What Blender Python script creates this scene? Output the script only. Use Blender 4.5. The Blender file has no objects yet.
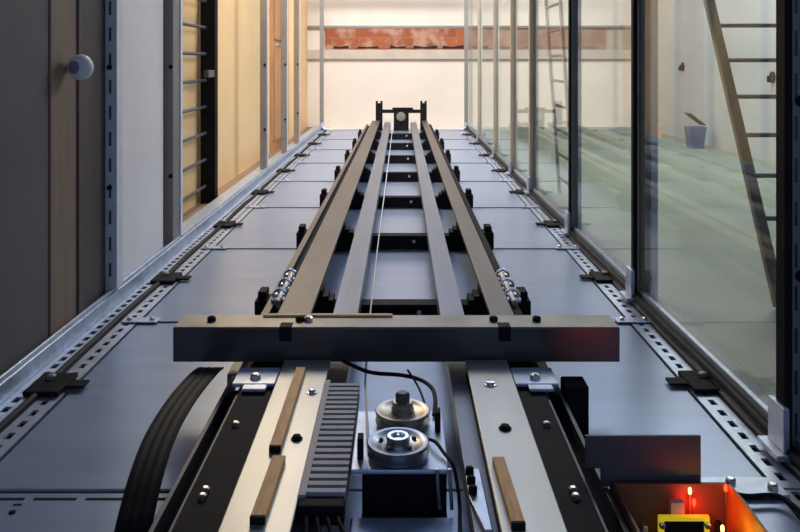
import bpy, bmesh, math, random
from mathutils import Vector, Matrix
random.seed(7)
S = bpy.context.scene
C = S.collection
PI = math.pi

# ------------------------------------------------------------------ materials
def mat(name, col, rough=0.5, metal=0.0, var=0.0, scale=8.0, bump=0.0, stretch=(1, 1, 1), emit=None, estr=0.0, spec=None):
    m = bpy.data.materials.new(name); m.use_nodes = True
    nt = m.node_tree; b = nt.nodes['Principled BSDF']
    b.inputs['Base Color'].default_value = (*col, 1)
    b.inputs['Roughness'].default_value = rough
    b.inputs['Metallic'].default_value = metal
    if spec is not None: b.inputs['Specular IOR Level'].default_value = spec
    if emit:
        b.inputs['Emission Color'].default_value = (*emit, 1)
        b.inputs['Emission Strength'].default_value = estr
    if var > 0 or bump > 0:
        tc = nt.nodes.new('ShaderNodeTexCoord'); mp = nt.nodes.new('ShaderNodeMapping')
        mp.inputs['Scale'].default_value = stretch
        nz = nt.nodes.new('ShaderNodeTexNoise'); nz.inputs['Scale'].default_value = scale
        nz.inputs['Detail'].default_value = 6
        nt.links.new(tc.outputs['Object'], mp.inputs['Vector']); nt.links.new(mp.outputs[0], nz.inputs['Vector'])
        if var > 0:
            r = nt.nodes.new('ShaderNodeMapRange')
            r.inputs['From Min'].default_value = 0.3; r.inputs['From Max'].default_value = 0.7
            r.inputs['To Min'].default_value = 1 - var; r.inputs['To Max'].default_value = 1 + var
            mx = nt.nodes.new('ShaderNodeMix'); mx.data_type = 'RGBA'; mx.blend_type = 'MULTIPLY'
            mx.inputs['Factor'].default_value = 1
            mx.inputs[6].default_value = (*col, 1)
            nt.links.new(nz.outputs[0], r.inputs['Value']); nt.links.new(r.outputs[0], mx.inputs[7])
            nt.links.new(mx.outputs[2], b.inputs['Base Color'])
        if bump > 0:
            bp = nt.nodes.new('ShaderNodeBump'); bp.inputs['Strength'].default_value = bump
            bp.inputs['Distance'].default_value = 0.01
            nt.links.new(nz.outputs[0], bp.inputs['Height']); nt.links.new(bp.outputs[0], b.inputs['Normal'])
    return m

def brick_mat():
    m = mat('exposed_brick', (0.5, 0.13, 0.06), 0.85)
    nt = m.node_tree; b = nt.nodes['Principled BSDF']
    tc = nt.nodes.new('ShaderNodeTexCoord'); mp = nt.nodes.new('ShaderNodeMapping')
    mp.inputs['Rotation'].default_value = (PI/2, 0, 0)
    br = nt.nodes.new('ShaderNodeTexBrick')
    br.inputs['Scale'].default_value = 1.0
    br.inputs['Color1'].default_value = (0.40, 0.115, 0.045, 1); br.inputs['Color2'].default_value = (0.26, 0.075, 0.035, 1)
    br.inputs['Mortar'].default_value = (0.30, 0.15, 0.10, 1)
    br.inputs['Brick Width'].default_value = 0.34; br.inputs['Row Height'].default_value = 0.11
    br.inputs['Mortar Size'].default_value = 0.008
    nz = nt.nodes.new('ShaderNodeTexNoise'); nz.inputs['Scale'].default_value = 5; nz.inputs['Detail'].default_value = 8
    rp = nt.nodes.new('ShaderNodeValToRGB')
    rp.color_ramp.elements[0].position = 0.48; rp.color_ramp.elements[1].position = 0.60
    mx = nt.nodes.new('ShaderNodeMix'); mx.data_type = 'RGBA'
    mx.inputs[7].default_value = (0.46, 0.27, 0.20, 1)
    nt.links.new(tc.outputs['Object'], mp.inputs[0]); nt.links.new(mp.outputs[0], br.inputs['Vector'])
    nt.links.new(tc.outputs['Object'], nz.inputs['Vector']); nt.links.new(nz.outputs[0], rp.inputs[0])
    nt.links.new(rp.outputs[0], mx.inputs['Factor']); nt.links.new(br.outputs[0], mx.inputs[6])
    nt.links.new(mx.outputs[2], b.inputs['Base Color'])
    return m

def glass_mat():
    m = bpy.data.materials.new('thin_glass'); m.use_nodes = True
    nt = m.node_tree; nt.nodes.remove(nt.nodes['Principled BSDF'])
    out = nt.nodes['Material Output']
    t = nt.nodes.new('ShaderNodeBsdfTransparent'); t.inputs[0].default_value = (0.93, 0.96, 0.94, 1)
    g = nt.nodes.new('ShaderNodeBsdfGlossy'); g.inputs['Roughness'].default_value = 0.015
    g.inputs[0].default_value = (0.95, 0.97, 0.96, 1)
    lw = nt.nodes.new('ShaderNodeLayerWeight'); lw.inputs[0].default_value = 0.5
    pw = nt.nodes.new('ShaderNodeMath'); pw.operation = 'POWER'; pw.inputs[1].default_value = 5
    f = nt.nodes.new('ShaderNodeMath'); f.operation = 'MULTIPLY_ADD'; f.inputs[1].default_value = 0.5; f.inputs[2].default_value = 0.03
    nt.links.new(lw.outputs['Facing'], pw.inputs[0]); nt.links.new(pw.outputs[0], f.inputs[0])
    x = nt.nodes.new('ShaderNodeMixShader')
    nt.links.new(f.outputs[0], x.inputs[0]); nt.links.new(t.outputs[0], x.inputs[1]); nt.links.new(g.outputs[0], x.inputs[2])
    nt.links.new(x.outputs[0], out.inputs[0])
    return m

M = dict(
    sheet=mat('brushed_sheet_steel', (0.33, 0.42, 0.60), 0.31, 0.38, 0.07, 2.5, 0.03, (1, 6, 1)),
    galv=mat('galvanised_steel', (0.50, 0.57, 0.70), 0.38, 0.6, 0.15, 25, 0.05),
    plate=mat('bright_plate_steel', (0.48, 0.48, 0.46), 0.42, 0.6, 0.14, 9, 0.05, (1, 0.3, 1)),
    rail=mat('grey_rail_steel', (0.145, 0.13, 0.118), 0.46, 0.5, 0.12, 14, 0.04, (1, 0.1, 1)),
    railblue=mat('machined_rail_steel', (0.20, 0.225, 0.285), 0.42, 0.55, 0.1, 14, 0.04, (1, 0.1, 1)),
    black=mat('black_painted_steel', (0.012, 0.012, 0.014), 0.65, 0.0, 0.2, 20, spec=0.1),
    rubber=mat('black_rubber', (0.010, 0.010, 0.012), 0.6, 0.0, 0.2, 30, spec=0.2),
    dark=mat('dark_underfloor', (0.02, 0.021, 0.024), 0.7, 0.0, 0.2, 8, spec=0.2),
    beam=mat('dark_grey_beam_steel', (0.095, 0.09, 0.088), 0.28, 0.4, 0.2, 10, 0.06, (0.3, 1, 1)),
    beamtop=mat('pale_beam_top', (0.29, 0.275, 0.245), 0.45, 0.4, 0.25, 10),  # paler grey than the beam body
    postslot=mat('post_slotted_grey', (0.17, 0.18, 0.21), 0.45, 0.2, 0.08, 12),
    postlight=mat('post_beige', (0.42, 0.36, 0.30), 0.5, 0.1, 0.08, 12),
    post=mat('post_aluminium', (0.78, 0.80, 0.85), 0.42, 0.1, 0.08, 12),
    postgrey=mat('post_grey', (0.26, 0.255, 0.25), 0.5, 0.3, 0.08, 12),
    postdark=mat('post_dark', (0.09, 0.095, 0.11), 0.45, 0.3, 0.1, 12),
    postbrown=mat('post_bronze', (0.36, 0.29, 0.23), 0.5, 0.2, 0.1, 12),
    wall=mat('white_plaster', (0.80, 0.74, 0.68), 0.85, 0, 0.03, 3, 0.05),
    wallr=mat('pale_grey_plaster', (0.42, 0.45, 0.47), 0.85, 0, 0.05, 2, 0.05),
    walll=mat('cream_plaster', (0.84, 0.58, 0.30), 0.85, 0, 0.05, 2, 0.05),
    doorw=mat('orange_wood', (0.52, 0.27, 0.12), 0.6, 0, 0.15, 6, 0.03, (4, 4, 0.4)),
    band=mat('glass_muted_brown', (0.40, 0.33, 0.27), 0.8, 0, 0.1, 4),  # dulling by glass reflections is put into this colour
    ledge=mat('beige_ledge', (0.55, 0.49, 0.44), 0.8, 0, 0.08, 6),
    brick=brick_mat(), glass=glass_mat(),
    green=mat('grey_green_floor', (0.19, 0.22, 0.17), 0.55, 0, 0.12, 3, 0.03),
    trimw=mat('white_trim', (0.80, 0.77, 0.72), 0.7, 0, 0.05, 6),
    greyb=mat('grey_board', (0.135, 0.13, 0.125), 0.7, 0, 0.08, 5),
    brownb=mat('brown_board', (0.25, 0.165, 0.11), 0.6, 0, 0.15, 8, 0.03, (3, 3, 0.3)),
    brownd=mat('dark_brown_board', (0.10, 0.075, 0.06), 0.6, 0, 0.12, 8, 0.03, (3, 3, 0.3)),
    white=mat('frosted_white_sheet', (0.92, 0.89, 0.88), 0.5, 0, 0.03, 3),
    knobw=mat('white_plastic', (0.85, 0.86, 0.88), 0.35),
    knobg=mat('grey_plastic', (0.25, 0.27, 0.31), 0.5),
    wood=mat('brown_fibre_strip', (0.92, 0.52, 0.20), 0.6, 0, 0.2, 20, 0.03, (6, 1, 1)),
    woodtan=mat('tan_strip', (0.85, 0.58, 0.28), 0.6, 0, 0.2, 20, 0.03, (1, 6, 1)),
    ladder=mat('brown_ladder_paint', (0.23, 0.18, 0.13), 0.6, 0, 0.15, 10),
    ladderw=mat('white_ladder_paint', (0.50, 0.46, 0.41), 0.5, 0, 0.05, 10),
    chrome=mat('polished_steel', (0.78, 0.80, 0.84), 0.2, 0.95, 0.06, 30),
    bolt=mat('zinc_bolt', (0.62, 0.63, 0.65), 0.28, 0.9, 0.1, 30),
    pulleym=mat('dull_pulley_steel', (0.30, 0.33, 0.40), 0.3, 0.85, 0.1, 30),
    brass=mat('dull_brass_steel', (0.50, 0.46, 0.40), 0.35, 0.8, 0.15, 30),
    duct=mat('grey_duct_plastic', (0.30, 0.33, 0.40), 0.5, 0, 0.06, 20),
    cord=mat('white_cord', (0.8, 0.8, 0.8), 0.6),
    blue=mat('blue_plastic', (0.10, 0.14, 0.28), 0.45, 0, 0.1, 10),
    card=mat('tan_cardboard', (0.55, 0.37, 0.24), 0.8, 0, 0.08, 8),
    copper=mat('orange_brown_plastic', (0.18, 0.075, 0.04), 0.5, 0, 0.1, 15),
    yellowp=mat('amber_plastic', (0.62, 0.30, 0.05), 0.5, 0, 0.1, 15),
    pcb=mat('dark_circuit_board', (0.02, 0.035, 0.03), 0.45, 0, 0.3, 30),
    lcdframe=mat('yellow_backlight', (0.85, 0.75, 0.05), 0.4, emit=(1.0, 0.82, 0.02), estr=0.35),
    lcd=mat('dark_screen', (0.01, 0.012, 0.012), 0.2),
    ledr=mat('red_led', (0.9, 0.05, 0.02), 0.4, emit=(1.0, 0.03, 0.01), estr=6),
    ledw=mat('orange_led', (0.9, 0.4, 0.1), 0.4, emit=(1.0, 0.45, 0.15), estr=5),
    chip=mat('pale_chip', (0.55, 0.52, 0.48), 0.5),
)

# ------------------------------------------------------------------ mesh helpers
def bx(bm, x0, x1, y0, y1, z0, z1):
    v = [bm.verts.new(p) for p in ((x0,y0,z0),(x1,y0,z0),(x1,y1,z0),(x0,y1,z0),(x0,y0,z1),(x1,y0,z1),(x1,y1,z1),(x0,y1,z1))]
    for f in ((3,2,1,0),(4,5,6,7),(0,1,5,4),(1,2,6,5),(2,3,7,6),(3,0,4,7)):
        bm.faces.new([v[i] for i in f])
    return v

def prism(bm, pts, axis, a, b):
    """closed polygon pts (2D) extruded along axis from a to b"""
    def P(p, t):
        if axis == 'y': return (p[0], t, p[1])
        if axis == 'x': return (t, p[0], p[1])
        return (p[0], p[1], t)
    A = [bm.verts.new(P(p, a)) for p in pts]; B = [bm.verts.new(P(p, b)) for p in pts]
    n = len(pts)
    bm.faces.new(A); bm.faces.new(B[::-1])
    for i in range(n): bm.faces.new((A[i], B[i], B[(i+1) % n], A[(i+1) % n]))

def tube(bm, pts, r, seg=8, caps=True):
    pts = [Vector(p) for p in pts]; rings = []
    for i, p in enumerate(pts):
        d = (pts[min(i+1, len(pts)-1)] - pts[max(i-1, 0)]).normalized()
        up = Vector((0, 0, 1)) if abs(d.z) < 0.9 else Vector((1, 0, 0))
        u = d.cross(up).normalized(); w = u.cross(d)
        rings.append([bm.verts.new(p + r*(math.cos(2*PI*k/seg)*u + math.sin(2*PI*k/seg)*w)) for k in range(seg)])
    for a, b in zip(rings, rings[1:]):
        for k in range(seg): bm.faces.new((a[k], a[(k+1) % seg], b[(k+1) % seg], b[k]))
    if caps: bm.faces.new(rings[0][::-1]); bm.faces.new(rings[-1])

def lathe(bm, prof, c=(0, 0, 0), seg=32, axis='z'):
    """prof: list (r, h); closed top/bottom where r ~ 0"""
    rings = []
    for r, h in prof:
        ring = []
        for k in range(seg):
            a = 2*PI*k/seg; u, w = r*math.cos(a), r*math.sin(a)
            if axis == 'z': p = (c[0]+u, c[1]+w, c[2]+h)
            elif axis == 'y': p = (c[0]+u, c[1]+h, c[2]+w)
            else: p = (c[0]+h, c[1]+u, c[2]+w)
            ring.append(bm.verts.new(p))
        rings.append(ring)
    for a, b in zip(rings, rings[1:]):
        for k in range(seg): bm.faces.new((a[k], a[(k+1) % seg], b[(k+1) % seg], b[k]))
    bm.faces.new(rings[0][::-1]); bm.faces.new(rings[-1])

def catmull(pts, n=8):
    pts = [Vector(p) for p in pts]; out = []
    for i in range(len(pts)-1):
        p0, p1, p2, p3 = pts[max(i-1,0)], pts[i], pts[i+1], pts[min(i+2,len(pts)-1)]
        for k in range(n):
            t = k/n
            out.append(0.5*((2*p1)+(p2-p0)*t+(2*p0-5*p1+4*p2-p3)*t*t+(3*p1-p0-3*p2+p3)*t**3))
    out.append(pts[-1]); return out

def slotted(bm, axis, a0, a1, b0, b1, c0, c1, slot, pitch, frac=0.36, flip=False):
    """strip with real slots; axis 'y' = runs along y, width in x, thickness in z; axis 'z' = runs along z, width x, thickness y"""
    w = b1-b0; s0 = b0+w*(0.5-frac/2); s1 = b0+w*(0.5+frac/2)
    def B(p, q, m, n):
        if axis == 'y': bx(bm, m, n, p, q, c0, c1)
        else: bx(bm, m, n, c0, c1, p, q)
    B(a0, a1, b0, s0); B(a0, a1, s1, b1)
    t = a0
    while t < a1-1e-6:
        e = min(t+pitch-slot, a1)
        B(t, e, s0, s1); t += pitch

def obj(name, bm, m, parent=None, bevel=0.0, smooth=False, loc=None):
    bmesh.ops.recalc_face_normals(bm, faces=bm.faces[:])
    me = bpy.data.meshes.new(name); bm.to_mesh(me); bm.free()
    if smooth:
        for p in me.polygons: p.use_smooth = True
    o = bpy.data.objects.new(name, me); C.objects.link(o)
    for mm in (m if isinstance(m, (list, tuple)) else [m]): me.materials.append(mm)
    if parent: o.parent = parent
    if loc: o.location = loc
    if bevel > 0:
        b = o.modifiers.new('bevel', 'BEVEL'); b.width = bevel; b.segments = 2; b.limit_method = 'ANGLE'
    if smooth:
        try:
            me.set_sharp_from_angle(angle=math.radians(40))
        except Exception: pass
    return o

def B1(*boxes):
    bm = bmesh.new()
    for b in boxes: bx(bm, *b)
    return bm

def tag(o, label, cat, group=None):
    o['label'] = label; o['category'] = cat
    if group: o['group'] = group
    return o

def thing(name, label, cat, loc=(0, 0, 0), group=None):
    o = bpy.data.objects.new(name, None); C.objects.link(o); o.location = loc; o.empty_display_size = 0.05
    return tag(o, label, cat, group)

def struct(name, bm, m, **k):
    o = obj(name, bm, m, **k); o['kind'] = 'structure'; return o

def dup(root, loc, label, scale=None):
    r = root.copy(); C.objects.link(r); r.location = loc; r['label'] = label
    if scale: r.scale = scale
    for ch in list(root.children):
        c = ch.copy(); C.objects.link(c); c.parent = r
        for g in list(ch.children):
            d = g.copy(); C.objects.link(d); d.parent = c
    return r

ORD = ['first', 'second', 'third', 'fourth', 'fifth', 'sixth', 'seventh', 'eighth', 'ninth', 'tenth']

# ------------------------------------------------------------------ setting
LX, RX = -0.94, 0.77              # inner planes of the two side frames
BACK = 9.85
struct('floor', B1((-1.25, 2.93, -1.0, BACK, -0.10, -0.03)), M['dark'])
struct('wall_back', B1((-1.35, 3.05, BACK, BACK+0.12, -0.1, 3.2)), M['wall'])
struct('wall_left', B1((-1.27, -1.15, -1.0, BACK, -0.1, 3.2)), M['walll'])
struct('wall_right', B1((2.93, 3.05, -1.0, BACK, -0.1, 3.2)), M['wallr'])
# grey green floor outside the right glass, narrow floor outside the left frame
o = struct('floor_outside_right', B1((0.86, 2.93, -1.0, BACK, -0.03, 0.0)), M['green'])
o = struct('floor_outside_left', B1((-1.15, -1.02, -1.0, BACK, -0.03, 0.0)), M['brownb'])
o = struct('floor_end', B1((-1.02, 0.86, 9.42, BACK, -0.03, 0.0)), M['trimw'])
# brick band on the back wall
t = thing('brick_lintel', 'strip of bare red brick across the white far wall', 'brickwork', (0, BACK-0.01, 0))
bm = bmesh.new(); bx(bm, -0.93, 0.86, -0.03, 0.012, 0.95, 1.215)
obj('brick_face', bm, M['brick'], t)
bm = bmesh.new(); random.seed(3)
x = -0.84
while x < 0.55:
    w = random.uniform(0.16, 0.34)
    prism(bm, [(x, 0.965), (x+w, 0.965), (x+w*0.96, 0.992+random.uniform(0, .02)), (x+w*0.45, 0.984), (x+0.02, 0.99+random.uniform(0, .02))], 'y', -0.034, -0.028)
    x += w + random.uniform(0.03, 0.14)
obj('mortar_gap', bm, M['dark'], t)['label'] = 'dark ragged gaps along the lower edge'
o = obj('muted_band', B1((0.862, 2.93, BACK-0.02, BACK-0.0005, 0.951, 1.214)), M['band']); tag(o, 'band on the far wall, coloured grey brown as muted by reflections in the right glass', 'band')  # carries on the brick band, with reflections of the glass in its colour
struct('trim_1', B1((-1.15, 2.93, BACK-0.055, BACK, 0.835, 0.95)), M['ledge'], bevel=0.006)
struct('trim_2', B1((-1.15, 2.93, BACK-0.05, BACK, 1.215, 1.245)), M['postgrey'])
struct('near_shade_slab', B1((-1.37, 3.05, -1.0, 2.8, 2.2, 2.3)), M['greyb'])  # unseen slab added overhead to darken the near floor
# orange door far along the left outer wall
t = struct('door_1', B1((-1.15, -1.125, 7.0, 8.0, 0.0, 2.0)), M['doorw'])
bm = B1((-1.125, -1.11, 7.07, 7.93, 0.1, 0.9), (-1.125, -1.11, 7.07, 7.93, 1.0, 1.9))
obj('door_panel', bm, M['doorw'], t, bevel=0.006)
bm = bmesh.new(); lathe(bm, [(0.012, 0), (0.012, 0.03), (0.028, 0.04), (0.03, 0.055), (0.01, 0.07)], (-1.11, 7.11, 0.95), 16, 'x')
obj('door_knob', bm, M['brass'], t, smooth=True)

# near left: grey board, brown jamb boards, white sheet between posts
o = obj('grey_board', B1((-1.0, -0.955, 0.9, 2.168, 0.05, 1.7)), M['greyb'], bevel=0.003)
tag(o, 'large dark grey board at the left edge, nearest the viewer', 'board')
t = thing('jamb_board', 'brown upright board between the grey board and the first left post', 'board', (-0.97, 2.26, 0.05))
obj('board', B1((-0.03, 0.02, -0.09, 0.085, 0, 1.65)), M['brownb'], t, bevel=0.003)
obj('edge_strip', B1((-0.03, 0.026, 0.085, 0.125, 0, 1.65)), M['brownd'], t, bevel=0.003)
obj('rear_strip', B1((-0.03, 0.012, 0.125, 0.335, 0, 1.65)), M['brownd'], t, bevel=0.003)
o = obj('white_panel', B1((-0.985, -0.965, 2.67, 3.245, 0.05, 1.7)), M['white'], bevel=0.002)
tag(o, 'pale frosted white panel between the first and second left posts', 'panel')

# round knob on the jamb
t = thing('round_knob', 'round white knob with grey face on the brown left jamb', 'knob', (-0.905, 2.26, 0.785))
R = 0.037
bm = bmesh.new(); lathe(bm, [(0.012, 0.03), (R*.62, 0.026)] + [(R*math.cos(a), -R*0.85*math.sin(a)) for a in [-.7, -.35, 0, .3, .6, .85]] + [(R*.5, -R*.70)], (0, 0, 0), 28, 'y')
a = obj('knob_body', bm, M['knobw'], t, smooth=True)
bm = bmesh.new(); lathe(bm, [(R*.5, -R*.66), (R*.5, -R*.74), (R*.4, -R*.78), (R*.15, -R*.79)], (0, 0, 0), 24, 'y')
b_ = obj('knob_face', bm, M['knobg'], t, smooth=True)
bm = bmesh.new(); tube(bm, [(0, 0, 0), (-0.045, 0.03, 0)], 0.011, 12)
obj('knob_stem', bm, M['knobw'], t, smooth=True)
for q in (a, b_): q.rotation_euler = (0, 0, -0.35)

# ------------------------------------------------------------------ base rails (trim)
bm = bmesh.new()
bx(bm, -1.02, -0.93, 0.6, 9.42, -0.03, 0.05)
bx(bm, -0.945, -0.936, 0.6, 9.42, 0.05, 0.062)
struct('trim_3', bm, M['galv'], bevel=0.003)
bm = bmesh.new()
slotted(bm, 'y', 0.6, 9.42, -0.929, -0.882, -0.002, 0.004, 0.030, 0.052)
bx(bm, -0.885, -0.880, 0.6, 9.42, -0.025, 0.004)
struct('trim_4', bm, M['galv'])
bm = bmesh.new()
bx(bm, 0.785, 0.86, 0.6, 9.42, -0.03, 0.025); bx(bm, 0.762, 0.785, 0.6, 9.42, -0.03, 0.012)
struct('trim_5', bm, M['postdark'], bevel=0.003)
bm = bmesh.new(); bx(bm, 0.787, 0.80, 0.6, 9.42, 0.025, 0.05); bx(bm, 0.768, 0.774, 0.6, 9.42, 0.012, 0.02)
struct('trim_6', bm, M['galv'], bevel=0.002)
# top rails of the two side frames (above the picture)
struct('trim_7', B1((-1.0, -0.95, 0.6, 9.42, 1.70, 1.75)), M['postgrey'])
struct('trim_8', B1((0.775, 0.825, 0.6, 9.42, 1.70, 1.75)), M['postgrey'])
struct('trim_9', B1((-1.0, 0.825, 9.36, 9.41, 1.69, 1.75)), M['postgrey'])
struct('trim_10', B1((0.80, 2.93, 3.66, 3.74, 1.93, 2.03)), M['postbrown'])

# ------------------------------------------------------------------ frame posts
def left_post(y, w, d, m, label, slots):
    t = thing('frame_post', label, 'post', (LX + (0.015 if slots else 0.0), y, 0.0625 if slots else 0.05))
    bm = bmesh.new()
    if slots:
        bx(bm, -w, 0, 0.004, d, 0, 1.65)
        obj('core', bm, M['postdark'], t)
        bm = bmesh.new(); slotted(bm, 'z', 0, 1.65, -w, 0, -0.004, 0.004, 0.045, 0.085, 0.24)
        obj('slotted_face', bm, m, t)
        bm = B1((0, 0.003, -0.004, d, 0, 1.65)); obj('side_face', bm, m, t)
        k = 0
        for z in (0.33, 0.72, 1.08):
            bm = bmesh.new(); lathe(bm, [(0.008, 0), (0.008, -0.008), (0.005, -0.010)], (-w*0.5, -0.004, z), 10, 'y')
            obj('bolt', bm, M['black'], t)
    else:
        bx(bm, -w, 0, 0, d, 0, 1.65); obj('upright', bm, m, t, bevel=0.002)
        obj('edge_strip', B1((-0.02, 0.004, d, d+.03, 0, 1.65)), M['post'], t)
        for z in (0.28, 0.73):
            bm = bmesh.new(); lathe(bm, [(0.009, 0), (0.009, -0.01), (0.005, -0.012)], (-0.008, 0, z), 10, 'y')
            obj('bolt', bm, M['black'], t)
    return t
left_post(2.60, 0.040, 0.05, M['post'], 'slotted pale blue post right of the brown jamb on the left side', True)
left_post(3.30, 0.042, 0.10, M['postgrey'], 'plain grey post in front of the dark barred railing on the left', False)
for y, w, l in ((5.57, 0.042, 'third left frame post, where the yellow wall ends'), (6.55, 0.042, 'fourth left frame post, against the orange door'),
                (7.35, 0.045, 'fifth left frame post, last but one before the far corner')):
    left_post(y, w, 0.05, M['postbrown'] if y > 7 else M['postgrey'], l, False)

def right_post(y, w, m, label, kind):
    t = thing('frame_post', label, 'post', (RX, y, 0.012))
    H = 1.688
    if kind == 'slot':
        obj('core', B1((0, w, 0.006, 0.03, 0, H)), M['postdark'], t)
        bm = bmesh.new(); slotted(bm, 'z', 0, H, 0.012, 0.030, -0.002, 0.006, 0.05, 0.085, 0.34); bx(bm, 0.030, w, -0.002, 0.006, 0, H); obj('slotted_face', bm, m, t)
        obj('black_edge', B1((-0.004, 0.012, -0.006, 0.03, 0, H)), M['black'], t)
        for z in (0.36, 0.71): 
            bm = bmesh.new(); lathe(bm, [(0.011, 0), (0.011, -0.008), (0.006, -0.011)], (w*0.5, -0.002, z), 10, 'y'); obj('bolt', bm, M['black'], t)
    else:
        a, b = 0.16*w, 0.74*w
        if y < 4: obj('black_edge', B1((0, a, -0.004, 0.022, 0, H)), M['black'], t)
        else: a = 0
        obj('face', B1((a, b, 0, 0.045, 0, H)), m, t)
        obj('blue_edge', B1((b, w, -0.002, 0.045, 0, H)), M['post'], t)
    bm = B1((-0.03, w+0.01, -0.03, 0.06, 0.0, 0.012), (-0.012, 0.0, -0.02, 0.05, 0.012, 0.10))
    obj('foot_bracket', bm, M['galv'], t, bevel=0.002)
    return t
right_post(1.604, 0.06, M['postslot'], 'dark slotted post at the right edge, nearest the viewer', 'slot')
right_post(2.655, 0.082, M['postbrown'], 'second right post, wide bronze one left of the leaning brown ladder', 'flat')
right_post(3.66, 0.055, M['postgrey'], 'third right post, beside the white ladder', 'flat')
for i, (y, w) in enumerate(((4.78, .05), (5.6, .045), (6.62, .045), (8.0, .045))):
    right_post(y, w, M['postlight'], f'{ORD[i+3]} right frame post counted from the viewer', 'flat')

# corner posts of the far end with elbow fittings
def corner(x, s, label):
    t = thing('corner_post', label, 'post', (x, 9.38, 0.0))
    obj('upright', B1((-0.022, 0.022, -0.02, 0.02, 0.0, 1.69)), M['postgrey'], t)
    bm = bmesh.new(); tube(bm, catmull([(0, -0.03, 0.09), (s*0.01, -0.035, 0.05), (s*0.04, -0.04, 0.02), (s*0.09, -0.04, 0.015)]), 0.022, 8)
    obj('elbow_fitting', bm, M['galv'], t, smooth=True)
    bm = bmesh.new(); tube(bm, catmull([(0, -0.03, 1.55), (s*0.01, -0.035, 1.59), (s*0.05, -0.04, 1.62), (s*0.10, -0.04, 1.62)]), 0.024, 8)
    obj('elbow_fitting', bm, M['postgrey'], t, smooth=True)
corner(-0.93, 1, 'thin corner post at the far left end of the enclosure')
corner(0.765, -1, 'thin corner post at the far right end of the enclosure')

# glass panes of the right wall
ys = [0.7, 1.604, 2.655, 3.66, 4.78, 5.6, 6.62, 8.0, 9.36]
for i in range(8):
    struct(f'window_{i+1}', B1((0.789, 0.797, ys[i]+0.05, ys[i+1], 0.05, 1.70)), M['glass'])

# ------------------------------------------------------------------ floor panels
P, Y0 = 0.965, 1.495
places = ['nearest bay beneath the pulleys', 'bay under the front cross beam', 'second bay behind the cross beam',
          'third bay behind the cross beam', 'fourth bay behind the cross beam', 'fifth bay behind the cross beam',
          'sixth bay behind the cross beam', 'seventh bay, last whole one', 'eighth bay, short one at the far wall']
flo_edges = [0.53] + [Y0 + P*i for i in range(9)] + [9.42]
for i in range(9):
    a, b = flo_edges[i], flo_edges[i+1]
    if i == 8: b = 9.42
    t = thing('floor_panel', 'bluish sheet metal floor panel, ' + places[i], 'floor panel', (0, a, 0), 'sheet metal floor panels')
    L = b-a
    bm = bmesh.new(); bx(bm, -0.803, 0.698, 0.003, L-0.003, -0.03, 0.0)
    obj('sheet', bm, M['sheet'], t, bevel=0.002)
    bm = bmesh.new(); slotted(bm, 'y', 0.004, L-0.004, -0.862, -0.809, -0.004, 0.002, 0.030, 0.056, 0.28); obj('slotted_flange', bm, M['galv'], t)
    bm = bmesh.new(); slotted(bm, 'y', 0.004, L-0.004, 0.704, 0.757, -0.004, 0.002, 0.030, 0.056, 0.28); obj('slotted_flange', bm, M['galv'], t)
    # joint lip at the rear edge with slots left and right
    for s0, s1 in ((-0.80, -0.40), (0.40, 0.695)):
        bm = bmesh.new()
        bx(bm, s0, s1, L-0.006, L-0.0035, 0.0, 0.004)
        if i > 0 or s0 > 0: obj('joint_lip', bm, M['postdark'], t)
    if i == 0:
        bm = bmesh.new()
        for k in range(4): bx(bm, -0.80+0.033+k*0.095, -0.80+0.033+k*0.095+0.078, L-0.034, L-0.028, 0.0, 0.0012)
        bx(bm, -0.70, -0.685, L-0.052, L-0.048, 0, 0.0012); bx(bm, -0.80, -0.40, L-0.010, L-0.007, 0, 0.0012)
        obj('joint_slots', bm, M['dark'], t)
        bm = bmesh.new(); lathe(bm, [(0.006, 0.0), (0.006, 0.002), (0.003, 0.003)], (-0.69, L-0.075, 0), 10); obj('rivet', bm, M['black'], t)

# small zinc joint plates at the seams on both edges
gl = 'joint plates on the floor edges'
def joint_plate(x, y, label):
    t = thing('joint_plate', label, 'bracket', (x, y, 0.002), gl)
    obj('plate', B1((-0.055, 0.055, -0.022, 0.022, 0.0022, 0.006)), M['galv'], t, bevel=0.001)
    for sx in (-0.035, 0.035):
        bm = bmesh.new(); lathe(bm, [(0.008, 0.006), (0.008, 0.012), (0.005, 0.014)], (sx, 0, 0), 6); obj('bolt', bm, M['bolt'], t)
    return t
for i in range(1, 8):
    y = Y0+P*i
    joint_plate(-0.80, y, f'small zinc joint plate on the left floor edge, {ORD[i-1]} from the viewer')
    joint_plate(0.715, y, f'small zinc joint plate on the right floor edge, {ORD[i]} from the viewer')
# large one with a dark hooked lever bottom right
t = thing('joint_plate', 'large zinc joint plate at lower right beside the control box', 'bracket', (0.66, Y0, 0.002), gl)
obj('plate', B1((-0.115, 0.05, -0.035, 0.03, 0.0, 0.007)), M['galv'], t, bevel=0.001)
for sx, sy in ((-0.04, 0.01), (0.03, -0.01)):
    bm = bmesh.new(); lathe(bm, [(0.010, 0.007), (0.010, 0.014), (0.006, 0.016)], (sx, sy, 0), 6); obj('bolt', bm, M['bolt'], t)
bm = bmesh.new(); tube(bm, catmull([(-0.055, -0.02, 0.012), (-0.05, -0.04, 0.012), (-0.03, -0.048, 0.012), (0.01, -0.045, 0.012), (0.03, -0.06, 0.012), (0.045, -0.13, 0.01)]), 0.005, 8)
obj('latch_wire', bm, M['black'], t, smooth=True)

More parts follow.
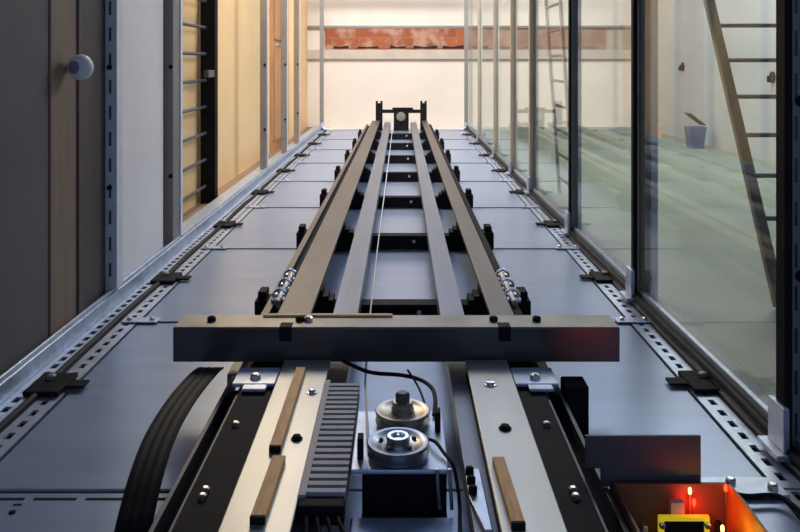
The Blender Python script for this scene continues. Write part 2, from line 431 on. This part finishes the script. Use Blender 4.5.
# black edge clips at mid bay
def clip(label):
    t = thing('edge_clip', label, 'clip', (0, 0, 0), 'black edge clips')
    obj('clip_base', B1((-0.055, 0.03, -0.06, 0.06, 0.0, 0.012)), M['black'], t, bevel=0.003)
    obj('clip_tongue', B1((0.03, 0.075, -0.02, 0.02, 0.003, 0.010)), M['black'], t, bevel=0.002)
    bm = bmesh.new(); lathe(bm, [(0.012, 0.012), (0.012, 0.02), (0.007, 0.023)], (-0.02, 0.02, 0), 8); obj('bolt', bm, M['postgrey'], t)
    return t
proto = None
for i in range(8):
    y = 1.96 + P*i
    for s in (-1, 1):
        lab = f'black edge clip on the {"left" if s < 0 else "right"} floor edge, {ORD[i]} from the viewer'
        loc = (-0.845, y, 0.0045) if s < 0 else (0.735, y+0.02, 0.0025)
        if proto is None: proto = clip(lab); proto.location = loc
        else: dup(proto, loc, lab, (s*-1, 1, 1) if s > 0 else None)

# black cable bundle in the edge gaps
bm = bmesh.new(); tube(bm, [(-0.872+0.003*math.sin(k*1.3), 0.7+k*0.2, 0.004+0.002*math.sin(k*2.1)) for k in range(44)], 0.011, 8)
tag(obj('cable', bm, M['rubber'], smooth=True), 'black cable lying in the gap along the left floor edge', 'cable')
bm = bmesh.new(); tube(bm, [(0.775+0.002*math.sin(k*1.3), 0.7+k*0.2, 0.0245+0.001*math.sin(k*2.1)) for k in range(44)], 0.012, 8)
tag(obj('cable', bm, M['rubber'], smooth=True), 'black cable lying along the foot of the right glass wall', 'cable')

# ------------------------------------------------------------------ rails
def outer_rail(s, xi, xo, xf, label):
    t = thing('guide_rail', label, 'rail', (0, 0, 0))
    def X(a): return (min(a), max(a))
    a0, a1 = sorted((s*xi, s*xo)); 
    w0, w1 = sorted((s*(xo-0.012), s*xo)); f0, f1 = sorted((s*(xf-0.022), s*xf)); g0, g1 = sorted((s*xo, s*(xf-0.022)))
    bm = bmesh.new(); bx(bm, a0, a1, 1.83, 9.28, 0.106, 0.12)
    obj('top_flange', bm, M['rail'], t, bevel=0.002)
    bm = bmesh.new(); bx(bm, w0, w1, 1.83, 9.28, 0.06, 0.106); obj('web', bm, M['rail'], t)
    bm = bmesh.new(); bx(bm, f0, f1, 1.83, 9.20, 0.06, 0.085)
    obj('side_flange', bm, M['rail'] if s < 0 else M['black'], t, bevel=0.001)
    bm = bmesh.new(); bx(bm, g0, g1, 1.83, 9.20, 0.06, 0.066); obj('gutter', bm, M['black'], t)
    return t
outer_rail(-1, 0.244, 0.335, 0.398, 'broad grey outer guide rail on the left of the track')
outer_rail(1, 0.241, 0.305, 0.345, 'broad grey outer guide rail on the right of the track')
def black_channel(s, xi, xo, label):
    t = thing('black_channel', label, 'channel', (0, 0, 0.001))
    def bb(bm, a, b, y0, y1, z0, z1): bx(bm, *sorted((s*a, s*b)), y0, y1, z0, z1)
    bm = bmesh.new(); bb(bm, xi, xo-0.05, 0.75, 1.825, 0.08, 0.117); obj('bearing_bar', bm, M['black'], t, bevel=0.002)
    bm = bmesh.new(); bb(bm, xo-0.05, xo, 0.75, 1.825, 0.0, 0.05); obj('channel_base', bm, M['black'], t)
    bm = bmesh.new(); bb(bm, xo-0.008, xo, 0.75, 1.825, 0.05, 0.085); obj('outer_lip', bm, M['postdark'], t, bevel=0.001)
    bm = bmesh.new(); bb(bm, xo-0.05, xo-0.044, 0.75, 1.825, 0.05, 0.112); obj('inner_lip', bm, M['postdark'], t, bevel=0.001)
    for y in (1.05, 1.25, 1.27, 1.5):
        bm = bmesh.new(); lathe(bm, [(0.007, 0.117), (0.007, 0.123), (0.004, 0.125)], (s*(xo-0.075), y, 0), 8); obj('bolt', bm, M['bolt'], t)
black_channel(-1, 0.235, 0.385, 'black channel left of the left plate, between it and the flat cable')
black_channel(1, 0.232, 0.348, 'black channel right of the right plate, beside the control box')
def inner_rail(x0, x1, s, label):
    t = thing('guide_rail', label, 'rail', (0, 0, 0))
    obj('running_face', B1((x0, x1, 0.75, 9.30, 0.088, 0.10)), M['railblue'], t, bevel=0.002)
    e0, e1 = (x1-0.008, x1) if s < 0 else (x0, x0+0.008)
    bm = B1((e0, e1, 0.75, 9.30, 0.058, 0.088))
    obj('side_web', bm, M['railblue'], t)
    e0, e1 = (x0, x0+0.008) if s < 0 else (x1-0.008, x1)
    bm = B1((e0, e1, 0.75, 9.30, 0.058, 0.088))
    obj('side_web', bm, M['railblue'], t)
inner_rail(-0.19, -0.12, -1, 'narrow inner guide rail left of the white cord')
inner_rail(0.109, 0.176, 1, 'narrow inner guide rail right of the white cord')

# sleepers with stepped blocks
def sleeper(label):
    t = thing('cross_bracket', label, 'bracket', (0, 0, 0), 'black cross brackets under the rails')
    obj('crossbar', B1((-0.39, 0.385, -0.03, 0.03, 0.0, 0.058)), M['black'], t, bevel=0.002)
    for s in (-1, 1):
        o_, i_ = 0.275, 0.205
        bm = bmesh.new()
        pts = [(s*o_, 0.0585), (s*i_, 0.0585), (s*i_, 0.076), (s*(i_+0.016), 0.076), (s*(i_+0.016), 0.088), (s*(i_+0.033), 0.088), (s*(i_+0.033), 0.1055), (s*o_, 0.1055)]
        prism(bm, pts, 'y', -0.045, 0.03); bx(bm, *sorted((s*i_, s*o_)), -0.045, -0.031, 0.0, 0.0585)
        obj('stepped_block', bm, M['black'], t)
        q0, q1 = (-0.442, -0.400) if s < 0 else (0.347, 0.392)
        bm = B1((q0, q1, -0.05, 0.03, 0.0, 0.075), (q0+0.008, q1-0.008, -0.04, 0.02, 0.075, 0.10))
        obj('end_block', bm, M['black'], t, bevel=0.004)
    bm = bmesh.new(); lathe(bm, [(0.008, 0), (0.008, -0.006), (0.004, -0.008)], (0.055, -0.03, 0.035), 8, 'y'); obj('bolt', bm, M['bolt'], t)
    return t
sp = None
for i in range(7):
    y = Y0+P*(i+1)
    lab = f'black cross bracket under the rails, {ORD[i]} behind the front cross beam'
    if sp is None: sp = sleeper(lab); sp.location = (0, y, 0.0045)
    else: dup(sp, (0, y, 0.0045), lab)

# rope clamps beside outer rails
def clamp(x, s, label):
    t = thing('rope_clamp', label, 'clamp', (x, 2.5, 0.086))
    bm = bmesh.new(); tube(bm, [(0, -0.17, 0.012), (0, 0.17, 0.012)], 0.009, 10); obj('threaded_rod', bm, M['bolt'], t, smooth=True)
    for k in range(3):
        y = -0.11+k*0.11
        bm = bmesh.new(); bx(bm, -0.026, 0.026, y-0.018, y+0.018, 0.0, 0.011); obj('saddle', bm, M['bolt'], t, bevel=0.003)
        bm = bmesh.new(); tube(bm, catmull([(-0.018, y, 0.008), (-0.017, y, 0.026), (0, y, 0.036), (0.017, y, 0.026), (0.018, y, 0.008)]), 0.005, 8); obj('u_bolt', bm, M['chrome'], t, smooth=True)
        for q in (-0.018, 0.018):
            bm = bmesh.new(); lathe(bm, [(0.009, 0.010), (0.009, 0.020), (0.006, 0.022)], (q, y+0.012, 0), 6); obj('nut', bm, M['chrome'], t)
    return t
clamp(-0.361, -1, 'row of shiny rope clamps beside the left outer rail')
clamp(0.331, 1, 'row of shiny rope clamps beside the right outer rail')

# black frame that closes the far end of the rails
t = thing('end_frame', 'black end frame with two uprights closing the far end of the rails', 'frame', (0, 9.34, 0))
for x0, x1 in ((-0.295, -0.215), (0.225, 0.30)):
    obj('upright', B1((x0, x1, -0.03, 0.03, 0.0, 0.32), (x0, x0+0.025, -0.03, 0.03, 0.32, 0.345), (x1-0.025, x1, -0.03, 0.03, 0.32, 0.345)), M['black'], t, bevel=0.004)
obj('crossbar', B1((-0.215, 0.225, -0.02, 0.02, 0.205, 0.245), (-0.10, 0.14, -0.025, 0.025, 0.245, 0.268)), M['black'], t, bevel=0.004)
obj('centre_block', B1((-0.085, 0.09, -0.035, 0.015, 0.0, 0.205)), M['black'], t, bevel=0.004)
bm = bmesh.new(); lathe(bm, [(0.05, -0.038), (0.055, -0.045), (0.05, -0.055), (0.02, -0.06)], (0.0, 0, 0.165), 20, 'y'); obj('roller', bm, M['postgrey'], t, smooth=True)
for x in (-0.15, 0.15):
    obj('rail_cap', B1((x-0.04, x+0.04, -0.034, -0.02, 0.11, 0.15)), M['trimw'], t, bevel=0.004)

# ------------------------------------------------------------------ front cross beam
t = thing('cross_beam', 'long dark steel beam lying across the rails in the foreground', 'beam', (0, 1.813, 0.12))
bm = bmesh.new()
prism(bm, [(0.0, 0.0), (0.0, 0.077), (0.086, 0.077), (0.086, 0.0), (0.081, 0.0), (0.081, 0.071), (0.006, 0.071), (0.006, 0.0)], 'x', -0.517, 0.496)
obj('beam_body', bm, M['beam'], t, bevel=0.0015)
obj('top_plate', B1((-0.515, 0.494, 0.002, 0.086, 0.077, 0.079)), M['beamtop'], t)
for x in (-0.262, 0.235):
    obj('strap', B1((x-0.014, x+0.014, -0.003, 0.03, 0.048, 0.0805)), M['black'], t, bevel=0.001)
for x, m_ in ((-0.44, 'black'), (-0.215, 'chrome'), (-0.235, 'black'), (0.215, 'black'), (0.315, 'black')):
    bm = bmesh.new(); lathe(bm, [(0.010, 0.079), (0.010, 0.087), (0.006, 0.09)], (x, 0.045, 0), 8); obj('bolt', bm, M[m_], t)
for x in (-0.31, 0.285):
    obj('black_foot', B1((x-0.03, x+0.03, 0.01, 0.075, 0.0002, 0.07)), M['black'], t)
o = obj('wooden_strip', B1((-0.325, -0.02, 1.884, 1.898, 0.1995, 0.204)), M['woodtan'], bevel=0.001)
tag(o, 'thin tan strip lying on the rear edge of the cross beam', 'strip')
# black hanger block right below the beam
o = obj('hanger_block', B1((0.35, 0.40, 1.70, 1.76, 0.0, 0.11)), M['black'], bevel=0.004)
tag(o, 'black block on the floor under the right half of the cross beam', 'block')

# ------------------------------------------------------------------ bright side plates with brown strips
def side_plate(x0, x1, label, bolts, spx):
    t = thing('side_plate', label, 'plate', (0, 0, 0.1205))
    bm = bmesh.new(); bx(bm, x0, x1, 0.92, 1.80, 0.0, 0.010); obj('plate', bm, M['plate'], t, bevel=0.002)
    bm = bmesh.new()
    bx(bm, spx-0.012, spx+0.012, 0.95, 1.78, -0.020, 0.0); obj('spacer', bm, M['black'], t)
    for (x, y, r, m_) in bolts:
        bm = bmesh.new(); lathe(bm, [(r*1.5, 0.010), (r*1.5, 0.012), (r, 0.0125), (r, 0.017), (r*.6, 0.018)], (x, y, 0), 12); obj('bolt', bm, M[m_], t, smooth=True)
    return t
side_plate(-0.262, -0.158, 'bright steel plate carrying two brown strips, left of the pulleys', [(-0.18, 1.62, 0.007, 'bolt'), (-0.185, 1.42, 0.007, 'black')], -0.175)
side_plate(0.144, 0.238, 'bright steel plate carrying one brown strip, right of the pulleys', [(0.185, 1.66, 0.009, 'bolt'), (0.190, 1.46, 0.008, 'black')], 0.157)
obj_ = [((-0.216, 1.55), 0.355, 0.020, 0.00, 'brown strip on the left plate, the longer one nearer the beam'),
        ((-0.206, 1.25), 0.18, 0.022, -0.02, 'brown strip on the left plate, the shorter one nearest the viewer'),
        ((0.165, 1.24), 0.19, 0.020, 0.03, 'brown strip on the right plate, the only one there')]
for (x, y), L, w, a, lab in obj_:
    t = thing('friction_strip', lab, 'strip', (x, y, 0.1308), 'brown strips on the side plates'); t.rotation_euler = (0, 0, a)
    obj('strip', B1((-w/2, w/2, -L/2+0.002, L/2, 0, 0.011)), M['wood'], t, bevel=0.001)
    obj('end_cap', B1((-w/2, w/2, -L/2-0.004, -L/2+0.0015, 0, 0.0115)), M['black'], t)
# zinc angles outside the plates
def angle_piece(x, s, label):
    t = thing('angle_bracket', label, 'bracket', (x, 1.70, 0.1205))
    obj('plate', B1((-0.045, 0.045, -0.03, 0.06, 0.0, 0.008)), M['galv'], t, bevel=0.002)
    obj('tab', B1((-0.02, 0.03, -0.055, -0.03, 0.0, 0.007)), M['galv'], t, bevel=0.002)
    bm = bmesh.new(); lathe(bm, [(0.011, 0.008), (0.011, 0.016), (0.007, 0.018)], (0, 0.0, 0), 6); obj('bolt', bm, M['bolt'], t)
angle_piece(-0.309, -1, 'zinc angle bracket left of the left plate, just below the beam')
angle_piece(0.285, 1, 'zinc angle bracket right of the right plate, just below the beam')

# ------------------------------------------------------------------ cable duct
t = thing('cable_duct', 'grey slotted cable duct between the left plate and the pulleys', 'cable duct', (0, 0, 0.1005))
obj('duct_body', B1((-0.150, -0.088, 1.23, 1.675, 0.0, 0.026)), M['rubber'], t)
bm = bmesh.new()
n = 20
for k in range(n):
    y = 1.24 + k*0.0215
    bx(bm, -0.147, -0.089, y, y+0.012, 0.0262, 0.033); bx(bm, -0.089, -0.086, y, y+0.012, 0.0, 0.033)
bx(bm, -0.1575, -0.147, 1.23, 1.675, 0.021, 0.034)
obj('duct_fingers', bm, M['duct'], t)
obj('end_cap', B1((-0.157, -0.086, 1.205, 1.2295, 0.0, 0.03)), M['black'], t, bevel=0.003)
random.seed(11)
for k in range(4):
    x = -0.145+k*0.016
    bm = bmesh.new(); tube(bm, catmull([(x, 1.215, 0.117), (x+0.004, 1.19, 0.118), (x+0.006+0.004*k, 1.15, 0.1075), (x+0.01*k, 1.05, 0.1045), (x+0.012*k, 0.95, 0.1045)]), 0.0035, 8)
    o = obj('wire', bm, M['rubber'], smooth=True)
    tag(o, ['outermost', 'second', 'third', 'innermost'][k] + ' black wire leaving the near end of the cable duct', 'wire', 'black wires from the duct')

# ------------------------------------------------------------------ pulleys
t = thing('pulley_mount', 'blackened steel block and blue grey plate holding the two pulleys', 'mount', (0, 1.3, 0.001))
obj('block', B1((-0.064, 0.075, 0.012, 0.21, 0.0, 0.128)), M['black'], t, bevel=0.003)
obj('mount_plate', B1((-0.082, 0.077, 0.0, 0.22, 0.1285, 0.136)), M['galv'], t, bevel=0.002)
for x, y in ((-0.068, 0.03), (0.066, 0.13)):
    obj('side_tab', B1((x-0.005, x+0.005, y, y+0.025, 0.1362, 0.172)), M['black'], t, bevel=0.002)
for x in (0.058, 0.078):
    bm = bmesh.new(); tube(bm, [(x, -0.008, 0.142), (x+0.004, -0.012, 0.079)], 0.003, 8); obj('rod', bm, M['bolt'], t, smooth=True)
obj('shelf', B1((-0.064, 0.075, -0.03, 0.012, 0.0, 0.06)), M['black'], t)

def pulley(loc, R, label, front):
    t = thing('pulley', label, 'pulley', loc)
    bm = bmesh.new()
    lathe(bm, [(0.012, 0.0), (R*.98, 0.0), (R, 0.002), (R, 0.004), (R*.86, 0.009), (R*.86, 0.012), (R, 0.017), (R, 0.020), (R*.97, 0.0215), (R*.80, 0.0215), (R*.74, 0.019), (0.010, 0.019)], (0, 0, 0), 40)
    obj('sheave', bm, M['pulleym'] if front else M['brass'], t, smooth=True)
    if front:
        bm = bmesh.new(); lathe(bm, [(0.020, 0.019), (0.020, 0.029), (0.018, 0.031), (0.012, 0.031), (0.011, 0.026), (0.003, 0.026)], (0, 0, 0), 28); obj('hub', bm, M['chrome'], t, smooth=True)
        for k in range(5):
            bm = bmesh.new(); a = 2*PI*k/5+0.4; lathe(bm, [(0.004, 0.019), (0.004, 0.0225), (0.002, 0.0235)], (0.029*math.cos(a), 0.029*math.sin(a), 0), 8)
            obj('screw', bm, M['postdark'], t)
    else:
        bm = bmesh.new(); lathe(bm, [(0.021, 0.019), (0.021, 0.024), (0.019, 0.026), (0.019, 0.034), (0.017, 0.036)], (0, 0, 0), 24); obj('hub', bm, M['brass'], t, smooth=True)
        bm = bmesh.new(); lathe(bm, [(0.013, 0.036), (0.013, 0.050), (0.010, 0.053)], (0, 0, 0), 6); obj('hex_bolt', bm, M['postdark'], t)
    bm = bmesh.new(); lathe(bm, [(0.014, -0.0045), (0.014, 0.0)], (0, 0, 0), 16); obj('washer', bm, M['bolt'], t)
pulley((-0.005, 1.344, 0.1422), 0.052, 'silver pulley with an open ring hub, nearest the viewer', True)
pulley((0.003, 1.466, 0.1422), 0.050, 'brownish pulley topped with a dark hex bolt, behind the front pulley', False)
# pale cover under the pulleys
o = obj('cover_plate', B1((-0.080, 0.095, 0.9, 1.262, 0.0, 0.083)), M['sheet'], bevel=0.004)
tag(o, 'bluish metal cover at the bottom edge, below the front pulley', 'cover')
# small bracket right of pulleys
t = thing('latch_bracket', 'small pale bracket with bolts on the right inner rail', 'bracket', (0.112, 1.3, 0.1005))
bm = bmesh.new(); prism(bm, [(-0.004, 0.06), (0.022, 0.06), (0.024, -0.12), (0.012, -0.12), (-0.004, -0.03)], 'z', 0.0, 0.009); obj('plate', bm, M['galv'], t, bevel=0.002)
for y in (0.04, 0.01, -0.02):
    bm = bmesh.new(); lathe(bm, [(0.007, 0.009), (0.007, 0.02), (0.004, 0.022)], (0.003, y, 0), 8); obj('bolt', bm, M['black'], t)

# cords and cables
bm = bmesh.new()
tube(bm, [(-0.0555, 1.344, 0.1525), (-0.062, 1.46, 0.1455), (-0.078, 1.74, 0.103), (-0.085, 2.1, 0.102), (-0.088, 3.0, 0.102), (-0.088, 6.0, 0.102), (-0.088, 9.30, 0.11)], 0.0022, 8)
tag(obj('drive_cord', bm, M['cord'], smooth=True), 'thin white cord running from the pulley along the track', 'cord')
bm = bmesh.new(); tube(bm, catmull([(-0.13, 1.775, 0.1375), (-0.07, 1.76, 0.118), (0.0, 1.745, 0.117), (0.04, 1.70, 0.125), (0.062, 1.62, 0.14), (0.066, 1.54, 0.150), (0.062, 1.49, 0.142)]), 0.0042, 10)
tag(obj('cable', bm, M['rubber'], smooth=True), 'thick black cable looping from the beam to the rear pulley', 'cable')
bm = bmesh.new(); tube(bm, catmull([(0.015, 1.752, 0.125), (0.035, 1.68, 0.120), (0.045, 1.60, 0.124), (0.046, 1.52, 0.139)]), 0.0025, 8)
tag(obj('cable', bm, M['rubber'], smooth=True), 'thin black cable inside the loop behind the rear pulley', 'cable')
bm = bmesh.new(); tube(bm, catmull([(0.04, 1.405, 0.139), (0.058, 1.37, 0.150), (0.072, 1.34, 0.145), (0.085, 1.31, 0.14), (0.092, 1.30, 0.11), (0.094, 1.28, 0.086), (0.088, 1.2, 0.085)]), 0.003, 8)
tag(obj('cable', bm, M['rubber'], smooth=True), 'short black cable at the right of the front pulley', 'cable')

# flat black belt
ctr = catmull([(-0.428, 1.80, 0.112), (-0.428, 1.729, 0.125), (-0.436, 1.60, 0.128), (-0.440, 1.478, 0.118), (-0.436, 1.38, 0.098), (-0.43, 1.30, 0.065), (-0.425, 1.24, 0.03), (-0.42, 1.16, 0.0085), (-0.42, 0.95, 0.0045)], 8)
bm = bmesh.new(); prev = None
for i, p in enumerate(ctr):
    d = (ctr[min(i+1, len(ctr)-1)]-ctr[max(i-1, 0)]).normalized()
    sd = d.cross(Vector((0, 0, 1))).normalized(); nn = sd.cross(d)
    ring = []
    for k, (u, w) in enumerate(((-0.029, -.002), (0.029, -.002), (0.029, .001), (0.020, .002), (0.012, .001), (0.004, .002), (-0.004, .001), (-0.012, .002), (-0.020, .001), (-0.029, .002))):
        ring.append(bm.verts.new(p+u*sd+w*nn))
    if prev:
        for k in range(10): bm.faces.new((prev[k], prev[(k+1) % 10], ring[(k+1) % 10], ring[k]))
    else: bm.faces.new(ring)
    prev = ring
bm.faces.new(prev[::-1])
tag(obj('flat_cable', bm, M['rubber']), 'broad flat black cable bending down left of the cross beam', 'cable')

# ------------------------------------------------------------------ control box
t = thing('control_box', 'open orange control box with glowing red light at lower right', 'control box', (0, 0, 0.001))
obj('back_panel', B1((0.356, 0.545, 1.325, 1.331, 0.0, 0.10)), M['copper'], t)
obj('side_panel', B1((0.352, 0.356, 0.98, 1.331, 0.0, 0.10)), M['copper'], t)
bm = bmesh.new()
pts = catmull([(0.545, 1.331, 0), (0.548, 1.26, 0), (0.545, 1.15, 0), (0.54, 0.98, 0)], 6)
prism(bm, [(p.x-0.0045, p.y) for p in pts] + [(p.x, p.y) for p in reversed(pts)], 'z', 0.0, 0.10)
obj('side_panel', bm, M['yellowp'], t)['label'] = 'amber right hand side panel'
pcb = obj('circuit_board', B1((0.36, 0.538, 0.99, 1.322, 0.0, 0.012)), M['pcb'], t)
d = obj('display', B1((0.416, 0.424, 1.288, 1.296, 0.0125, 0.066), (0.489, 0.497, 1.288, 1.296, 0.0125, 0.066), (0.424, 0.489, 1.288, 1.296, 0.0595, 0.066), (0.424, 0.489, 1.288, 1.296, 0.0125, 0.024)), M['lcdframe'], t)
obj('screen', B1((0.4242, 0.4888, 1.290, 1.296, 0.0242, 0.0593)), M['lcd'], d)
for x, z, n in ((0.420, 0.064, 0), (0.493, 0.064, 1)):
    bm = bmesh.new(); lathe(bm, [(0.005, 0), (0.005, -0.005), (0.003, -0.006)], (x, 1.288, z-0.01), 10, 'y'); obj('mount_screw', bm, M['bolt'], d)
obj('chip', B1((0.440, 0.462, 1.303, 1.315, 0.0125, 0.081)), M['chip'], t)
for x, y, z, m_ in ((0.476, 1.318, 0.0955, 'ledw'), (0.482, 1.316, 0.078, 'ledr'), (0.507, 1.262, 0.066, 'ledw'), (0.53, 1.245, 0.06, 'ledr'), (0.534, 1.316, 0.101, 'ledr')):  # last red LED is added, only to seat the spot on the beam
    bm = bmesh.new(); lathe(bm, [(0.002, -0.008), (0.0028, -0.006), (0.0028, 0.0), (0.0015, 0.0022)], (x, y, z), 12)
    lamp = obj('indicator_lamp', bm, M[m_], t, smooth=True)
    bm = bmesh.new(); tube(bm, [(x, y, z-0.008), (x, y, 0.012)], 0.0012, 6); obj('lead', bm, M['bolt'], lamp)
for x, y in ((0.375, 1.27), (0.392, 1.29), (0.405, 1.25), (0.385, 1.22), (0.515, 1.30)):
    bm = bmesh.new(); lathe(bm, [(0.006, 0.0125), (0.006, 0.05), (0.004, 0.053)], (x, y, 0), 12); obj('capacitor', bm, M['brass'] if x < .4 else M['black'], t, smooth=True)
bm = bmesh.new(); prism(bm, [(0.3095, 0.1185), (0.3095, 0.173), (0.503, 0.173), (0.503, 0.0), (0.3505, 0.0), (0.3505, 0.0875), (0.335, 0.0875), (0.335, 0.1185)], 'y', 1.341, 1.347)
o = obj('shield_plate', bm, M['postdark'], bevel=0.001)
tag(o, 'dark upright plate standing behind the glowing control box', 'plate')

# ------------------------------------------------------------------ outside things
t = thing('railing', 'dark railing post with horizontal bars outside the left frame', 'railing', (-1.08, 4.55, 0))
obj('post', B1((-0.055, 0.03, -0.03, 0.04, 0, 1.75)), M['black'], t, bevel=0.003)
obj('post', B1((-0.055, 0.03, -1.13, -1.07, 0, 1.75)), M['black'], t, bevel=0.003)
for k in range(11):
    z = 0.10 + 0.149*k
    bm = bmesh.new(); tube(bm, [(-0.025, -1.10, z), (-0.025, 0.0, z)], 0.009, 8); obj('bar', bm, M['postdark'], t, smooth=True)
obj('clamp', B1((0.008, 0.034, -0.20, -0.06, 0.715, 0.755)), M['postdark'], t, bevel=0.003)

def ladder(name, label, A, Bv, width, n0, step, nr, r_st, m, mr, axis):
    """A foot, Bv direction to top; rungs along axis"""
    t = thing(name, label, 'ladder', A)
    D = Vector(Bv); W = Vector(axis)*width
    for k in (0, 1):
        o_ = W*k
        u = Vector(axis)*r_st; v = D.cross(Vector(axis)).normalized()*r_st*0.7
        bm = bmesh.new(); vs = []
        for e in (Vector((0, 0, 0)), D):
            vs.append([bm.verts.new(o_+e+a*u+b*v) for a, b in ((-1, -1), (1, -1), (1, 1), (-1, 1))])
        for q in range(4): bm.faces.new((vs[0][q], vs[0][(q+1) % 4], vs[1][(q+1) % 4], vs[1][q]))
        bm.faces.new(vs[0]); bm.faces.new(vs[1][::-1])
        obj('stile', bm, m, t, bevel=0.002)
    for q in range(nr):
        c = D*((n0+q*step)/D.z)
        bm = bmesh.new(); tube(bm, [c, c+W], 0.0085, 8); obj('rung', bm, mr, t, smooth=True)
    return t
ladder('ladder', 'brown leaning ladder behind the nearest right glass pane', (1.222, 2.58, 0.012), (0, 1.12, 1.95), 0.36, 0.12, 0.135, 13, 0.018, M['ladder'], M['postdark'], (1, 0, 0))
ladder('ladder', 'white leaning ladder seen between the third and fourth right posts', (0.955, 4.82, 0.01), (-0.118, 0, 1.68), 0.42, 0.10, 0.145, 11, 0.013, M['ladderw'], M['postdark'], (0, -1, 0))

# small things on and by the right outer wall
def wall_switch(y, z, label):
    t = thing('wall_switch', label, 'switch', (2.93, y, z))
    bm = bmesh.new(); lathe(bm, [(0.045, 0), (0.045, -0.012), (0.03, -0.02), (0.01, -0.022)], (0, 0, 0), 20, 'x'); obj('switch_body', bm, M['black'], t, smooth=True)
    obj('switch_lever', B1((-0.045, -0.02, -0.012, 0.012, -0.04, 0.01)), M['black'], t, bevel=0.003)
wall_switch(8.31, 0.75, 'dark round switch on the pale wall left of the brown ladder')
wall_switch(6.3, 0.68, 'dark round switch on the pale wall between the brown ladder rungs')
t = thing('storage_tub', 'small blue tub with a dark tilted lid on the green floor', 'tub', (2.74, 7.45, 0.0))
bm = bmesh.new()
a = [(-0.07, -0.07), (0.07, -0.07), (0.07, 0.07), (-0.07, 0.07)]; vs = []
for z, s in ((0, 0.85), (0.2, 1.15)): vs.append([bm.verts.new((p[0]*s, p[1]*s, z)) for p in a])
for q in range(4): bm.faces.new((vs[0][q], vs[0][(q+1) % 4], vs[1][(q+1) % 4], vs[1][q]))
bm.faces.new(vs[0][::-1]); bm.faces.new(vs[1])
obj('tub_body', bm, M['blue'], t, bevel=0.006)
o = obj('lid', B1((-0.10, 0.08, -0.08, 0.08, 0.0, 0.012)), M['postdark'], t, bevel=0.003); o.location = (0, 0, 0.26); o.rotation_euler = (0, 0.65, 0)
t = thing('cardboard_box', 'small tan carton on the green floor by the far right wall', 'box', (2.62, 8.4, 0.0))
obj('carton', B1((-0.09, 0.09, -0.09, 0.09, 0.0, 0.15)), M['card'], t, bevel=0.003)
obj('flap', B1((-0.09, 0.0, -0.088, 0.088, 0.15, 0.154)), M['card'], t)

# ------------------------------------------------------------------ light
def area(name, loc, target, size, energy, col, sy=None):
    l = bpy.data.lights.new(name, 'AREA'); l.energy = energy; l.color = col; l.size = size
    if sy: l.shape = 'RECTANGLE'; l.size_y = sy
    o = bpy.data.objects.new(name, l); C.objects.link(o); o.location = loc
    o.rotation_euler = (Vector(target)-Vector(loc)).to_track_quat('-Z', 'Y').to_euler()
    return o
def point(name, loc, energy, col, r=0.01):
    l = bpy.data.lights.new(name, 'POINT'); l.energy = energy; l.color = col; l.shadow_soft_size = r
    o = bpy.data.objects.new(name, l); C.objects.link(o); o.location = loc; return o
area('far_ceiling_lamp', (-0.1, 7.7, 2.5), (-0.1, 9.85, 0.0), 1.5, 60, (1.0, 0.90, 0.79), 0.5)
area('left_passage_lamp', (-1.02, 5.6, 2.5), (-1.14, 6.0, 0.2), 0.2, 85, (1.0, 0.80, 0.52), 3.0)
area('right_room_lamp', (2.0, 6.0, 3.0), (2.2, 6.2, 0.0), 1.5, 120, (1.0, 0.97, 0.94), 2.5)
area('mid_floor_fill', (-0.1, 6.0, 3.0), (-0.1, 6.0, 0.0), 1.4, 30, (0.62, 0.77, 1.0), 3.0)  # added cool fill that brightens the middle of the floor
point('red_lamp_light', (0.480, 1.303, 0.070), 0.11, (1.0, 0.02, 0.01))
point('amber_lamp_light', (0.522, 1.25, 0.070), 0.032, (1.0, 0.5, 0.05))

l = bpy.data.lights.new('beam_red_fill', 'SPOT'); l.energy = 0.6; l.color = (1.0, 0.11, 0.02); l.spot_size = 0.42; l.spot_blend = 0.8; l.shadow_soft_size = 0.004  # added spot that reddens the right end of the cross beam
o = bpy.data.objects.new('beam_red_fill', l); C.objects.link(o); o.location = (0.534, 1.321, 0.104)
o.rotation_euler = (Vector((0.43, 1.813, 0.165))-Vector(o.location)).to_track_quat('-Z', 'Y').to_euler()

w = bpy.data.worlds.new('daylight'); S.world = w; w.use_nodes = True
bg = w.node_tree.nodes['Background']; bg.inputs[0].default_value = (0.42, 0.58, 1.0, 1); bg.inputs[1].default_value = 0.58

# ------------------------------------------------------------------ camera
cam = bpy.data.cameras.new('camera'); co = bpy.data.objects.new('camera', cam); C.objects.link(co)
co.location = (0, 0, 0.8); co.rotation_euler = (PI/2, 0, 0)
cam.sensor_width = 36; cam.lens = 36; cam.shift_x = -1/800; cam.shift_y = -204/800
cam.clip_start = 0.02; cam.clip_end = 100
S.camera = co
S.view_settings.view_transform = 'Standard'; S.view_settings.look = 'None'
S.view_settings.gamma = 1; S.view_settings.exposure = 0.0; S.view_settings.use_curve_mapping = False
